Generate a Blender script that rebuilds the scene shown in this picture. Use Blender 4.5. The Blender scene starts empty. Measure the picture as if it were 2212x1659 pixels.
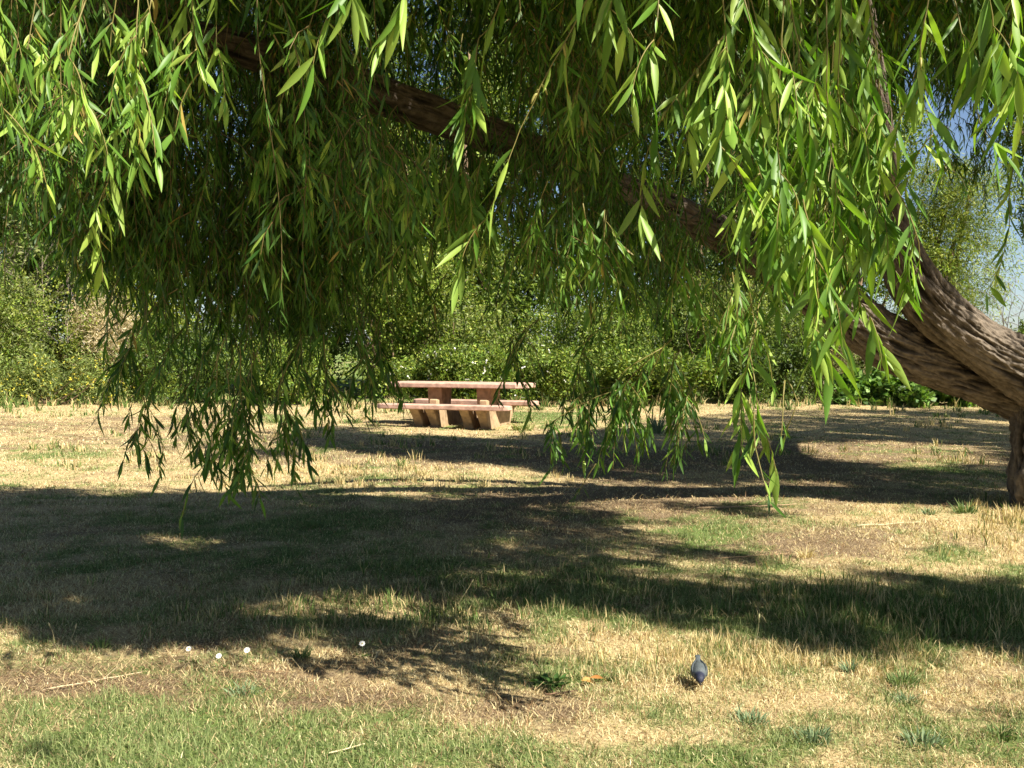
import bpy, math
import numpy as np
R = math.radians
rng = np.random.default_rng(7)
sc = bpy.context.scene
col = sc.collection

# ------------------------------------------------------------------ camera
W_, H_, F_ = 2212.0, 1659.0, 2200.0          # pixel frame used for measuring the photograph
CAM_H = 1.5
PITCH = math.atan(89.5 / F_)
FWD = np.array([0, math.cos(PITCH), -math.sin(PITCH)])
UP = np.array([0, math.sin(PITCH), math.cos(PITCH)])
def at(px, py, Y):
    """world point seen at pixel (px,py) at depth Y"""
    d = FWD + np.array([(px - W_/2)/F_, 0, 0]) + UP*((H_/2 - py)/F_)
    d = d*(Y/d[1])
    return np.array([d[0], d[1], CAM_H + d[2]])
def proj(P):
    P = np.asarray(P, float)
    q = P - np.array([0, 0, CAM_H])
    dep = np.maximum(q @ FWD, 1e-3)
    return W_/2 + F_*q[..., 0]/dep, H_/2 - F_*(q @ UP)/dep, dep
def ground_at(px, py):
    d = FWD + np.array([(px - W_/2)/F_, 0, 0]) + UP*((H_/2 - py)/F_)
    t = -CAM_H/d[2]
    return np.array([d[0]*t, d[1]*t, 0.0])

cam = bpy.data.cameras.new('camera')
cam.sensor_fit = 'HORIZONTAL'; cam.sensor_width = 36.0
cam.lens = 36.0*F_/W_
cam.clip_start = 0.05; cam.clip_end = 3000
camo = bpy.data.objects.new('camera', cam); col.objects.link(camo)
camo.location = (0, 0, CAM_H); camo.rotation_euler = (math.pi/2 - PITCH, 0, 0)
sc.camera = camo

# ------------------------------------------------------------------ light
SX, SY = 0.73, -0.60                          # towards the sun, per metre of height
el = math.atan(1/math.hypot(SX, SY)); az = math.atan2(SX, SY)
w = bpy.data.worlds.new('World'); sc.world = w; w.use_nodes = True
nt = w.node_tree; bg = nt.nodes['Background']
sky = nt.nodes.new('ShaderNodeTexSky'); sky.sky_type = 'NISHITA'; sky.sun_disc = False
sky.sun_elevation = el; sky.sun_rotation = az; sky.air_density = 0.7; sky.dust_density = 0.5
nt.links.new(sky.outputs[0], bg.inputs[0]); bg.inputs[1].default_value = 0.05
sun = bpy.data.lights.new('sun', 'SUN'); sun.energy = 5.0; sun.angle = R(0.53); sun.color = (1, 0.93, 0.80)
so = bpy.data.objects.new('sun', sun); col.objects.link(so)
from mathutils import Vector
so.rotation_euler = Vector((SX, SY, 1)).to_track_quat('Z', 'Y').to_euler()
so.location = (20, -15, 30)
sc.view_settings.view_transform = 'Standard'; sc.view_settings.look = 'None'
sc.view_settings.exposure = 1.5; sc.view_settings.gamma = 1
sc.render.engine = 'CYCLES'
sc.cycles.max_bounces = 6; sc.cycles.diffuse_bounces = 3; sc.cycles.glossy_bounces = 2
sc.cycles.transmission_bounces = 4; sc.cycles.transparent_max_bounces = 4
sc.cycles.use_denoising = True
sc.cycles.caustics_reflective = False; sc.cycles.caustics_refractive = False

# ------------------------------------------------------------------ numpy helpers
def _h(ix, iy, iz, seed):
    n = (ix*374761393 + iy*668265263 + iz*2147483647 + seed*1442695041) & 0xffffffff
    n = ((n ^ (n >> 13))*1274126177) & 0xffffffff
    n = ((n ^ (n >> 16))*2246822519) & 0xffffffff
    return ((n ^ (n >> 15)) & 0xffff)/65535.0
def vnoise(p, seed=0):
    p = np.asarray(p, float)
    if p.shape[-1] == 2: p = np.concatenate([p, np.zeros(p.shape[:-1] + (1,))], -1)
    i = np.floor(p).astype(np.int64); f = p - i; f = f*f*(3 - 2*f)
    r = 0
    for a in (0, 1):
        for b in (0, 1):
            for c in (0, 1):
                wgt = (f[..., 0] if a else 1-f[..., 0])*(f[..., 1] if b else 1-f[..., 1])*(f[..., 2] if c else 1-f[..., 2])
                r = r + wgt*_h(i[..., 0]+a, i[..., 1]+b, i[..., 2]+c, seed)
    return r
def fbm(p, oct=4, seed=0):
    p = np.asarray(p, float); s = 0; a = .5; t = 0
    for k in range(oct):
        s = s + a*vnoise(p, seed + k*17); t += a; a *= .5; p = p*2.03 + 11.3
    return s/t
def nrm(v):
    return v/np.maximum(np.linalg.norm(v, axis=-1, keepdims=True), 1e-9)

class Acc:
    """collects vertices, faces and colours of ONE mesh"""
    def __init__(s): s.V = []; s.C = []; s.F = []; s.n = 0
    def add(s, V, faces, C):
        V = np.asarray(V, float).reshape(-1, 3)
        C = np.broadcast_to(np.asarray(C, float), V.shape)
        for f in faces: s.F.append(np.asarray(f, np.int64) + s.n)
        s.V.append(V); s.C.append(C); s.n += len(V)
    def build(s, name, mat, parent=None, smooth=True, weld=False):
        V = np.concatenate(s.V); C = np.concatenate(s.C)
        me = bpy.data.meshes.new(name)
        me.vertices.add(len(V)); me.vertices.foreach_set('co', V.astype(np.float32).ravel())
        tot = np.concatenate([np.full(len(f), f.shape[1]) for f in s.F])
        li = np.concatenate([f.ravel() for f in s.F])
        me.loops.add(len(li)); me.loops.foreach_set('vertex_index', li.astype(np.int32))
        me.polygons.add(len(tot))
        st = np.concatenate([[0], np.cumsum(tot)[:-1]])
        me.polygons.foreach_set('loop_start', st.astype(np.int32))
        me.polygons.foreach_set('loop_total', tot.astype(np.int32))
        me.polygons.foreach_set('use_smooth', np.full(len(tot), smooth))
        a = me.attributes.new('Col', 'FLOAT_COLOR', 'POINT')
        a.data.foreach_set('color', np.concatenate([C, np.ones((len(C), 1))], 1).astype(np.float32).ravel())
        me.update(); me.validate()
        o = bpy.data.objects.new(name, me); col.objects.link(o)
        if mat: me.materials.append(mat)
        if parent is not None: o.parent = parent
        return o

def tag(o, label=None, cat=None, group=None, kind=None):
    if label: o['label'] = label
    if cat: o['category'] = cat
    if group: o['group'] = group
    if kind: o['kind'] = kind
    return o
def thing(name, label, cat, loc=(0, 0, 0), group=None):
    o = bpy.data.objects.new(name, None); col.objects.link(o); o.location = loc
    o.empty_display_size = .1
    return tag(o, label, cat, group)

# ------------------------------------------------------------------ materials
def new_mat(name):
    m = bpy.data.materials.new(name); m.use_nodes = True
    t = m.node_tree; p = t.nodes['Principled BSDF']; return m, t, p
def leaf_mat(name, transl=0.35, rough=0.45, spec=0.35, tint=(1.15, 1.2, 0.45)):
    m, t, p = new_mat(name)
    a = t.nodes.new('ShaderNodeAttribute'); a.attribute_name = 'Col'
    t.links.new(a.outputs['Color'], p.inputs['Base Color'])
    p.inputs['Roughness'].default_value = rough; p.inputs['Specular IOR Level'].default_value = spec
    tr = t.nodes.new('ShaderNodeBsdfTranslucent')
    mul = t.nodes.new('ShaderNodeMix'); mul.data_type = 'RGBA'; mul.blend_type = 'MULTIPLY'; mul.inputs[0].default_value = 1
    t.links.new(a.outputs['Color'], mul.inputs[6]); mul.inputs[7].default_value = (*tint, 1)
    t.links.new(mul.outputs[2], tr.inputs[0])
    mx = t.nodes.new('ShaderNodeMixShader'); mx.inputs[0].default_value = transl
    t.links.new(p.outputs[0], mx.inputs[1]); t.links.new(tr.outputs[0], mx.inputs[2])
    t.links.new(mx.outputs[0], t.nodes['Material Output'].inputs[0])
    return m
def noisy_mat(name, rough=0.9, scale=20, amount=.35, bump=.3, bscale=60, stretch=(1, 1, 1), spec=.2):
    m, t, p = new_mat(name)
    a = t.nodes.new('ShaderNodeAttribute'); a.attribute_name = 'Col'
    tc = t.nodes.new('ShaderNodeTexCoord'); mp = t.nodes.new('ShaderNodeMapping'); mp.inputs['Scale'].default_value = stretch
    t.links.new(tc.outputs['Object'], mp.inputs[0])
    n = t.nodes.new('ShaderNodeTexNoise'); n.inputs['Scale'].default_value = scale; n.inputs['Detail'].default_value = 6
    t.links.new(mp.outputs[0], n.inputs['Vector'])
    r = t.nodes.new('ShaderNodeMapRange'); r.inputs[1].default_value = .3; r.inputs[2].default_value = .7
    r.inputs[3].default_value = 1-amount; r.inputs[4].default_value = 1+amount
    t.links.new(n.outputs[0], r.inputs[0])
    mul = t.nodes.new('ShaderNodeVectorMath'); mul.operation = 'SCALE'
    t.links.new(a.outputs['Color'], mul.inputs[0]); t.links.new(r.outputs[0], mul.inputs['Scale'])
    t.links.new(mul.outputs[0], p.inputs['Base Color'])
    n2 = t.nodes.new('ShaderNodeTexNoise'); n2.inputs['Scale'].default_value = bscale; n2.inputs['Detail'].default_value = 5
    t.links.new(mp.outputs[0], n2.inputs['Vector'])
    b = t.nodes.new('ShaderNodeBump'); b.inputs['Strength'].default_value = bump; b.inputs['Distance'].default_value = .02
    t.links.new(n2.outputs[0], b.inputs['Height']); t.links.new(b.outputs[0], p.inputs['Normal'])
    p.inputs['Roughness'].default_value = rough; p.inputs['Specular IOR Level'].default_value = spec
    return m
M_willow = leaf_mat('willow_leaf', .33, .45, .3, (1.1, 1.35, .35))
M_bush = leaf_mat('bush_leaf', .35, .5, .3)
M_grass = leaf_mat('grass_blade', .30, .6, .2, (1.1, 1.1, .7))
M_bark = noisy_mat('willow_bark', .95, 22, .3, .5, 70)
M_twig = noisy_mat('twig', .9, 40, .25, .2)
M_conc = noisy_mat('tinted_concrete', .85, 9, .36, .15, 90)
M_feather = noisy_mat('feather', .6, 120, .25, .25, 300, spec=.4)
M_petal = leaf_mat('petal', .3, .6, .2, (1, 1, 1))

# ------------------------------------------------------------------ tubes (stems, limbs)
def frames(P):
    T = nrm(np.gradient(P, axis=0))
    ref = np.array([0, 0, 1.0]) if abs(T[:, 2]).mean() < .8 else np.array([1.0, 0, 0])
    A = nrm(np.cross(T, ref)); B = np.cross(T, A)
    return T, A, B
def tube(acc, P, rad, color, k=5, cap=True):
    P = np.asarray(P, float)
    if len(P) < 2: return
    rad = np.broadcast_to(rad, (len(P),)); T, A, B = frames(P)
    th = np.linspace(0, 2*np.pi, k, endpoint=False)
    V = P[:, None] + rad[:, None, None]*(A[:, None]*np.cos(th)[None, :, None] + B[:, None]*np.sin(th)[None, :, None])
    n = len(P); i = np.arange(n-1)[:, None]*k; j = np.arange(k)[None]
    q = np.stack([i+j, i+(j+1) % k, i+k+(j+1) % k, i+k+j], -1).reshape(-1, 4)
    fs = [q]
    if cap: fs += [np.arange(k)[::-1][None], (np.arange(k)+(n-1)*k)[None]]
    acc.add(V, fs, color)
def spline(pts, n):
    """Catmull-Rom through rows (any width), n samples"""
    P = np.asarray(pts, float); m = len(P)
    Q = np.vstack([2*P[0]-P[1], P, 2*P[-1]-P[-2]])
    t = np.linspace(0, m-1-1e-6, n); i = t.astype(int); f = (t-i)[:, None]
    a, b, c, d = Q[i], Q[i+1], Q[i+2], Q[i+3]
    return .5*(2*b + (c-a)*f + (2*a-5*b+4*c-d)*f**2 + (-a+3*b-3*c+d)*f**3)
def resample(P, ds):
    L = np.concatenate([[0], np.cumsum(np.linalg.norm(np.diff(P, axis=0), axis=1))])
    s = np.arange(0, L[-1], ds)
    return np.stack([np.interp(s, L, P[:, k]) for k in range(3)], 1)
def bark_tube(acc, P, rad, k=220, ds=.013, amp=.12, seed=0, knob=0.0):
    """limb with ridged, furrowed bark: real displacement along its length"""
    D = np.column_stack([P, rad]); S = spline(D, 400)
    L = np.concatenate([[0], np.cumsum(np.linalg.norm(np.diff(S[:, :3], axis=0), axis=1))])
    s = np.arange(0, L[-1], ds)
    S = np.stack([np.interp(s, L, S[:, q]) for q in range(4)], 1)
    P = S[:, :3]; rad = S[:, 3]; T, A, B = frames(P)
    th = np.linspace(0, 2*np.pi, k, endpoint=False)
    TH, SS = np.meshgrid(th, s); RR = np.repeat(rad[:, None], k, 1)
    # furrows: noise on the cylinder, much longer along than around, with a slow twist
    tw = TH + SS*.35
    q = np.stack([np.cos(tw)*RR*26, np.sin(tw)*RR*26, SS*3.0], -1)
    warp = fbm(q*.6, 3, seed+5)
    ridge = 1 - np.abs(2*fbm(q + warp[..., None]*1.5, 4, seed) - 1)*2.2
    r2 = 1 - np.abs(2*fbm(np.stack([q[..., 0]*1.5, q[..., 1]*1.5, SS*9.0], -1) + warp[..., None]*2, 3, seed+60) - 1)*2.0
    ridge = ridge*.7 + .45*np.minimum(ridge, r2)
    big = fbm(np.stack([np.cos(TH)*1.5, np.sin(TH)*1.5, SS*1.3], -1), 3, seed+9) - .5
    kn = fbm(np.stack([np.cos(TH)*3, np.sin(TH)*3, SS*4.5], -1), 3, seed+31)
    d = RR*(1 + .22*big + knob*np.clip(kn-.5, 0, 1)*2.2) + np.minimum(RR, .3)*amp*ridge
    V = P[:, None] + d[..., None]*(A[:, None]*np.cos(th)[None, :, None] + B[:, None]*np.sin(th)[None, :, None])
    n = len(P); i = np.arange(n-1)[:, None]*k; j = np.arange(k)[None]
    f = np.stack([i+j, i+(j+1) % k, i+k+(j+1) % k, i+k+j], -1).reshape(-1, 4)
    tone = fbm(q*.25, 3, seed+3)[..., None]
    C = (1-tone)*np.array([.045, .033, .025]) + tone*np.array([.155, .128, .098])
    C = C*(0.20 + 1.15*np.clip(ridge, 0, 1)[..., None])       # paler on ridge tops, darker in furrows
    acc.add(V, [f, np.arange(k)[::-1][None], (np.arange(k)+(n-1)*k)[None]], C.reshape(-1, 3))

# ------------------------------------------------------------------ leaves
def leaves(acc, base, d, n, L, Wd, C, curv, hi=False, fold=.35):
    """lance-shaped leaves; base,d,n:(N,3)  L,Wd,curv:(N,)"""
    N = len(base)
    if N == 0: return
    d = nrm(d); n = nrm(n - d*(n*d).sum(-1, keepdims=True)); s = np.cross(d, n)
    if hi:
        ts = np.array([.12, .30, .52, .74, .90]); ws = np.array([.45, .88, 1.0, .68, .30])
    else:
        ts = np.array([.28, .62]); ws = np.array([.85, .85])
    def ctr(t): return base + d*(L*t)[:, None] + n*(curv*L*t*t)[:, None] - np.array([0, 0, 1.])*(np.abs(curv)*L*.5*t*t)[:, None]
    cols = [base]
    if hi:
        for t, wv in zip(ts, ws):
            c = ctr(t); e = (Wd*.5*wv)[:, None]
            cols += [c - s*e + n*e*fold, c, c + s*e + n*e*fold]
        cols.append(ctr(1.0))
        V = np.stack(cols, 1); m = V.shape[1]; o = (np.arange(N)*m)[:, None]
        tri = [[0, 2, 1], [0, 3, 2], [m-1, m-4, m-3], [m-1, m-3, m-2]]; quad = []
        for q in range(len(ts)-1):
            b = 1+3*q; quad += [[b, b+1, b+4, b+3], [b+1, b+2, b+5, b+4]]
    else:
        for t, wv in zip(ts, ws):
            c = ctr(t); e = (Wd*.5*wv)[:, None]; cols += [c - s*e, c + s*e]
        cols.append(ctr(1.0)); V = np.stack(cols, 1); m = 6; o = (np.arange(N)*m)[:, None]
        tri = [[0, 2, 1], [4, 5, 3]]; quad = [[1, 2, 4, 3]]
    tf = np.concatenate([o + np.array(x)[None] for x in tri]); qf = np.concatenate([o + np.array(x)[None] for x in quad])
    Cc = np.repeat(C[:, None], m, 1)
    acc.add(V, [tf, qf], Cc.reshape(-1, 3))

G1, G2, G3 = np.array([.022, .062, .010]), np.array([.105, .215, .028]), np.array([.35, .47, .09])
def willow_cols(N, young_lit=.2):  # leaf colour mixes young tones with painted light: sunlit strands bright, inner crown dark
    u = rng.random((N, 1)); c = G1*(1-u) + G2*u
    if young_lit > .3: c = G1*.3*(1-u) + G2*(.7+.3*u)
    y = rng.random(N) < young_lit; c[y] = G2*(1-u[y]) + G3*u[y]
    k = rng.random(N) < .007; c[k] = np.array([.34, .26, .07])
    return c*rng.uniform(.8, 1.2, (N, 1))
def dress(acc, P, T, size=.11, keep=.9, hi=False, young_lit=.2, spread=1.0):
    """leaves at every node of stem points P (N,3) with tangents T"""
    m = rng.random(len(P)) < keep; P = P[m]; T = T[m]; N = len(P)
    ph = rng.uniform(0, 2*np.pi, N)
    rad = np.stack([np.cos(ph), np.sin(ph), np.zeros(N)], 1)
    d = nrm(rad*rng.uniform(.15, .95, (N, 1))*spread + T*rng.uniform(.3, .8, (N, 1)) + np.array([0, 0, -1])*rng.uniform(.25, .9, (N, 1)))
    n = np.cross(d, rng.normal(size=(N, 3)))
    n = nrm(n) + rad*.5
    L = size*np.where(rng.random(N) < .22, rng.uniform(.25, .55, N), rng.uniform(.6, 1.35, N))
    leaves(acc, P, d, n, L, L*(rng.uniform(.13, .20, N) if hi else rng.uniform(.10, .165, N)), willow_cols(N, young_lit), rng.normal(0, .24, N), hi)

# ------------------------------------------------------------------ shadow plan (photo pixels of the lawn that lie in tree shade)
SH = [
 [(-900,1045),(0,1045),(300,1060),(620,1062),(900,1082),(1150,1085),(1330,1105),(1420,1165),(1560,1190),(1760,1225),(2000,1245),(2212,1255),(2900,1270),
  (2900,1400),(2212,1385),(2050,1400),(1900,1330),(1640,1320),(1500,1330),(1330,1350),(1200,1370),(1000,1340),(760,1310),(500,1310),(400,1345),(220,1370),(0,1370),(-900,1400)],
 [(600,950),(800,935),(1050,945),(1250,930),(1420,905),(1640,885),(2000,880),(2400,880),(2400,1100),(2100,1095),(1950,1085),(1800,1062),(1500,1050),(1280,1035),(1050,1005),(800,985)],
 [(1700,1385),(1900,1400),(2020,1455),(1990,1485),(1860,1470),(1760,1430)],
 [(1120,1400),(1210,1390),(1240,1440),(1150,1470),(1080,1490)],
]
LIT = [[(1750,965),(1900,950),(2130,965),(2150,1000),(1950,1012),(1830,1000)],
       [(0,1255),(180,1262),(240,1285),(120,1330),(0,1350)]]
DAP = [[(-900,1360),(150,1360),(400,1335),(1000,1330),(1350,1345),(1500,1320),(1750,1330),(2212,1380),(2600,1390),(2600,1450),(2100,1440),(1700,1390),(1420,1380),(1250,1470),(1050,1500),(700,1440),(300,1450),(-900,1480)], [(430,950),(620,930),(800,900),(840,960),(600,1000),(250,990)], [(1400,1090),(1750,1085),(1700,1130),(1450,1150)]]
def inpoly(x, y, poly):
    r = np.zeros(x.shape, bool); n = len(poly)
    for i in range(n):
        x1, y1 = poly[i]; x2, y2 = poly[(i+1) % n]
        if y1 == y2: continue
        c = ((y1 > y) != (y2 > y)) & (x < (x2-x1)*(y-y1)/(y2-y1) + x1)
        r ^= c
    return r
def shaded(P):
    """does the shadow of point P fall on ground that the photograph shows in shade?  (N,3)->(N,) 1 shade 0 sun, .5 unseen"""
    g = P - np.array([SX, SY, 1.0])*P[:, 2:3]
    px, py, dep = proj(g)
    s = np.zeros(len(P), bool)
    for q in SH: s |= inpoly(px, py, q)
    s &= (fbm(g[:, :2]*1.5, 3, 91) > .33) & (fbm(g[:, :2]*4.2, 2, 95) > .30)
    for q in LIT: s &= ~inpoly(px, py, q)
    for q in DAP: s |= inpoly(px, py, q) & (fbm(g[:, :2]*3.2, 2, 88) > .46)
    out = (px < -300) | (px > 2500) | (py > 1700) | (g[:, 1] < 1)
    r = s.astype(float); r[out & ~s] = .5
    return r

# ------------------------------------------------------------------ WILLOW
TRX, TRY = (2285-1106)/F_*9.2, 9.2
willow = thing('willow_tree', 'big weeping willow with two thick leaning limbs and leafy strands hanging across the upper half', 'tree', (TRX, TRY, 0))
WO = np.array([TRX, TRY, 0.0])
def wbuild(acc, name, mat):
    acc.V = [v - WO for v in acc.V]
    return acc.build(name, mat, willow)
def limb_pts(spec):
    P = np.array([at(px, py, Y) for px, py, Y, wpx in spec]); r = np.array([wpx*Y/F_/2 for px, py, Y, wpx in spec]); return P, r
A = Acc()
bark_tube(A, np.array([[TRX+.12, TRY, -.15], [TRX+.08, TRY, .05], [TRX+.0, TRY, .35], [TRX+.02, TRY, .7], [TRX+.10, TRY, 1.05], [TRX+.25, TRY+.05, 1.45]]),
          np.array([.60, .46, .355, .345, .40, .40]), amp=.10, seed=3, knob=.35)
wbuild(A, 'trunk', M_bark)
A = Acc()
P, r = limb_pts([(2380, 915, 9.15, 210), (2290, 850, 9.05, 160), (2212, 798, 9.0, 132), (2117, 742, 8.95, 112), (2010, 655, 8.9, 112), (1948, 560, 8.85, 98), (1916, 450, 8.8, 68), (1907, 350, 8.7, 58), (1890, 200, 8.6, 54), (1858, 0, 8.4, 50), (1820, -220, 8.1, 46), (1720, -480, 7.6, 40), (1600, -700, 7.0, 30)])
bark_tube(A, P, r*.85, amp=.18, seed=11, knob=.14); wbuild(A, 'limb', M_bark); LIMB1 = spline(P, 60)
A = Acc()
P, r = limb_pts([(2400, 930, 9.4, 190), (2300, 890, 9.4, 140), (2201, 846, 9.4, 112), (2064, 794, 9.35, 112), (1917, 738, 9.15, 106), (1780, 640, 8.8, 100), (1650, 560, 8.4, 80), (1500, 475, 8.0, 64), (1350, 412, 7.6, 60), (1150, 325, 7.1, 66), (900, 235, 6.5, 72), (700, 163, 6.0, 74), (500, 100, 5.6, 66), (330, 55, 5.2, 50), (120, -30, 4.9, 34), (-100, -120, 4.7, 20)])
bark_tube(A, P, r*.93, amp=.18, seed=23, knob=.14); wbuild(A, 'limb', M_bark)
LIMB2 = spline(P, 60)
# boughs that carry the crown above the frame
for sd, pts in enumerate([
    [(TRX+.25, TRY+.05, 1.2), (TRX+.3, TRY-.5, 2.6), (TRX-.2, TRY-1.6, 4.2), (TRX-1.2, TRY-3.0, 5.2), (TRX-2.6, TRY-4.4, 5.6)],
    [(TRX+.3, TRY+.05, 1.3), (TRX+.8, TRY+.4, 3.0), (TRX+1.0, TRY+1.0, 5.0), (TRX+.4, TRY+1.6, 6.4), (TRX-1.0, TRY+2.0, 7.0)],
    [(TRX+.8, TRY+.4, 3.0), (TRX+2.6, TRY+1.6, 5.2), (TRX+5.0, TRY+3.4, 7.0), (TRX+8.0, TRY+5.5, 7.8)],
    [(TRX-.2, TRY-1.6, 4.2), (TRX-1.6, TRY-2.0, 5.2), (TRX-3.4, TRY-2.4, 5.6), (TRX-5.0, TRY-3.2, 5.4)]]):
    A = Acc(); pts = np.array(pts); bark_tube(A, pts, np.linspace(.24, .06, len(pts)), k=32, ds=.06, amp=.1, seed=40+sd); wbuild(A, 'bough', M_bark)

def strands(acc, top, length, out, ds=.026, size=.115, keep=.85, hi=False, young_lit=.06, twig=(.20, .15, .06), side=True):
    """many drooping strands at once: top (M,3), length (M,), out (M,3) sideways start"""
    M = len(top); K = int(length.max()/ds)+2; s = np.arange(K)*ds
    ph = rng.uniform(0, 6.28, (M, 2)); fr = rng.uniform(1.5, 4, (M, 2)); am = rng.uniform(.015, .085, (M, 2))
    P = top[:, None] + out[:, None]*(1-np.exp(-s/.28))[None, :, None]
    P[..., 2] -= s - .18*(1-np.exp(-s/.25))
    P[..., 0] += am[:, :1]*np.sin(fr[:, :1]*s + ph[:, :1]); P[..., 1] += am[:, 1:]*np.sin(fr[:, 1:]*s + ph[:, 1:])
    T = nrm(np.gradient(P, axis=1))
    ok = s[None] < length[:, None]
    dress(acc, P[ok], T[ok], size, keep, hi, young_lit)
    # stems: two crossed ribbons are enough at this thickness -> 3-sided tube on a coarse path
    c = np.arange(0, K, 6)
    for mi in range(M):
        q = P[mi, c][s[c] < length[mi]]
        if len(q) > 1: tube(acc, q, np.linspace(.0035, .0015, len(q)), np.array(twig)*rng.uniform(.7, 1.3), 3, False)
    if side:
        ns = 4
        idx = (rng.random((M, ns))*.85*length[:, None]/ds).astype(int); idx = np.clip(idx, 0, K-1)
        tp = P[np.arange(M)[:, None], idx].reshape(-1, 3)
        a = rng.uniform(0, 6.28, len(tp)); o2 = np.stack([np.cos(a), np.sin(a), np.zeros(len(tp))], 1)*rng.uniform(.06, .30, (len(tp), 1))
        strands(acc, tp, rng.uniform(.15, .5, len(tp)), o2, ds, size, keep, hi, young_lit, twig, False)

def edge(xs, table):
    t = np.array(table, float); return np.interp(xs, t[:, 0], t[:, 1])
EDGE = [(-400,420),(0,430),(100,470),(180,520),(240,580),(300,690),(350,720),(420,800),(520,840),(600,780),(660,720),(740,690),(800,730),(830,660),(860,560),(940,500),(1010,520),(1060,640),(1120,650),(1200,660),(1290,680),(1360,720),(1430,690),(1500,650),(1600,660),(1700,650),(1800,600),(1880,520),(1930,400),(1948,60),(1985,60),(2005,260),(2060,330),(2150,310),(2260,330),(2600,300)]

def fill(M, pxr, Yf, zr, lmin, lmax, gate=.12, slack=60, frac=1.0):
    """tops inside the visible canopy: choose pixel column and depth, hang to at most the edge profile"""
    px = rng.uniform(*pxr, M); Y = Yf(px, M); z = rng.uniform(*zr, M)
    top = np.stack([(px-W_/2)/F_*Y, Y, z], 1)
    e = edge(px, EDGE) + rng.normal(0, slack, M)
    _, pt, dep = proj(top)
    maxlen = (e*frac - pt)*dep/F_
    L = np.minimum(rng.uniform(lmin, lmax, M), maxlen)
    ok = (L > .2) & (fbm(np.stack([px/95, Y*1.3], 1), 2, 71) > .46)
    mid = top - np.array([0, 0, 1.])*(L*.5)[:, None]
    s = shaded(mid)
    ok &= (s > .4) | (rng.random(M) < gate)
    return top[ok], L[ok]
def limb_depth(px, M):
    lx, ly, ld = proj(LIMB2); o = np.argsort(lx)
    return np.interp(px, lx[o], LIMB2[o, 1])
def corridor(P):
    '''True where a point would take the sun from the near, sunlit strands'''
    r = np.zeros(len(P), bool)
    for Yp, X0, X1, zm in ((3.4, -.25, 2.3, 2.85), (4.1, .8, 2.5, 2.95), (3.4, -2.3, -.95, 3.1), (4.2, -2.6, -1.2, 3.2)):
        tt = (Yp - P[:, 1])/.6; zz = P[:, 2] - tt; xx = P[:, 0] - SX*tt
        r |= (tt > 0.1) & (zz < zm) & (zz > .6) & (xx > X0) & (xx < X1)
    return r
def hides_limb(top, L):
    '''strands that hang in front of the open stretches of the long limb'''
    px, pt, dep = proj(top); _, pb, _ = proj(top - np.array([0, 0, 1.])*L[:, None])
    lx, ly, _ = proj(LIMB2); o = np.argsort(lx); yl = np.interp(px, lx[o], ly[o]); ld = np.interp(px, lx[o], LIMB2[o, 1])
    return (((px > 430) & (px < 620)) | ((px > 720) & (px < 940)) | ((px > 1020) & (px < 1110)) | ((px > 1350) & (px < 1575))) & (pt < yl) & (pb > yl - 130) & (top[:, 1] < ld + .3)
def outs(n, a=.25):
    t = rng.uniform(0, 6.28, n); return np.stack([np.cos(t), np.sin(t), np.zeros(n)], 1)*rng.uniform(.05, a, (n, 1))
cnt = 0
C1 = Acc(); CUR = []
# curtain hanging from the long limb and from the boughs just behind and before it
for (M, pxr, off, zr, lr, gate, slack) in [
    (1500, (-150, 2300), (-.2, 1.6), (2.2, 5.0), (.7, 2.4), .14, 110),
    (820, (-150, 2300), (-1.0, .3), (2.2, 4.2), (.6, 2.0), .2, 100),
    (340, (520, 1560), (-2.6, -.9), (2.3, 3.6), (.5, 1.6), .45, 90),
    (520, (200, 860), (-.6, .6), (2.0, 3.4), (1.0, 2.4), .5, 70),
    (420, (1000, 1900), (-.8, .8), (2.2, 3.6), (.8, 2.2), .5, 60)]:
    tp, L = fill(M, pxr, lambda px, M: limb_depth(px, M) + rng.uniform(*off, M), zr, *lr, gate, slack)
    k = ~(hides_limb(tp, L) & (rng.random(len(tp)) < .88)) & ~corridor(tp); tp, L = tp[k], L[k]
    for f in (.2, .5, .9): CUR.append(tp - np.array([0, 0, 1.])*(L*f)[:, None])
    strands(C1, tp, L, outs(len(tp)), size=.078, ds=.019); cnt += len(tp)
# crown above the frame: every strand must throw its shade where the photograph has shade
def roof(M, xr, yr, zr, lr, gate=.04):
    top = np.stack([rng.uniform(*xr, M), rng.uniform(*yr, M), rng.uniform(*zr, M)], 1)
    L = rng.uniform(*lr, M)
    bot = top - np.array([0, 0, 1.])*L[:, None]
    _, pb, dep = proj(bot); px, _, _ = proj(top)
    ok = (pb < np.minimum(edge(px, EDGE)*.8, 300)) | (np.abs(px-1106) > 1350) | (bot[:, 1] < .6)
    ok &= ~((bot[:, 1] < 2.4) & (np.abs(px-1106) < 1500) & (pb > -40))
    ok &= ~hides_limb(top, L)
    for f in (.15, .85):
        s = shaded(top*(1-f) + bot*f); ok &= ((s > .7) | (rng.random(M) < gate)) & ~corridor(top*(1-f) + bot*f)
    return top[ok], L[ok]
for a in [(13000, (-4.5, 9), (1.4, 9.5), (3.6, 6.0), (.3, .9)), (4500, (0, 12), (6, 14), (4.0, 7.5), (.7, 1.8)), (9000, (.3, 7), (9, 14.5), (4.0, 7.0), (.5, 1.4)), (9000, (-3.2, 6.2), (1.0, 3.3), (3.5, 5.0), (.2, .5)), (15000, (4.5, 15.5), (8.5, 19.5), (4.5, 8.5), (.8, 1.8))]:
    tp, L = roof(*a); cnt += len(tp)
    strands(C1, tp, L, outs(len(tp)), ds=.034, size=.125)
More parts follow.
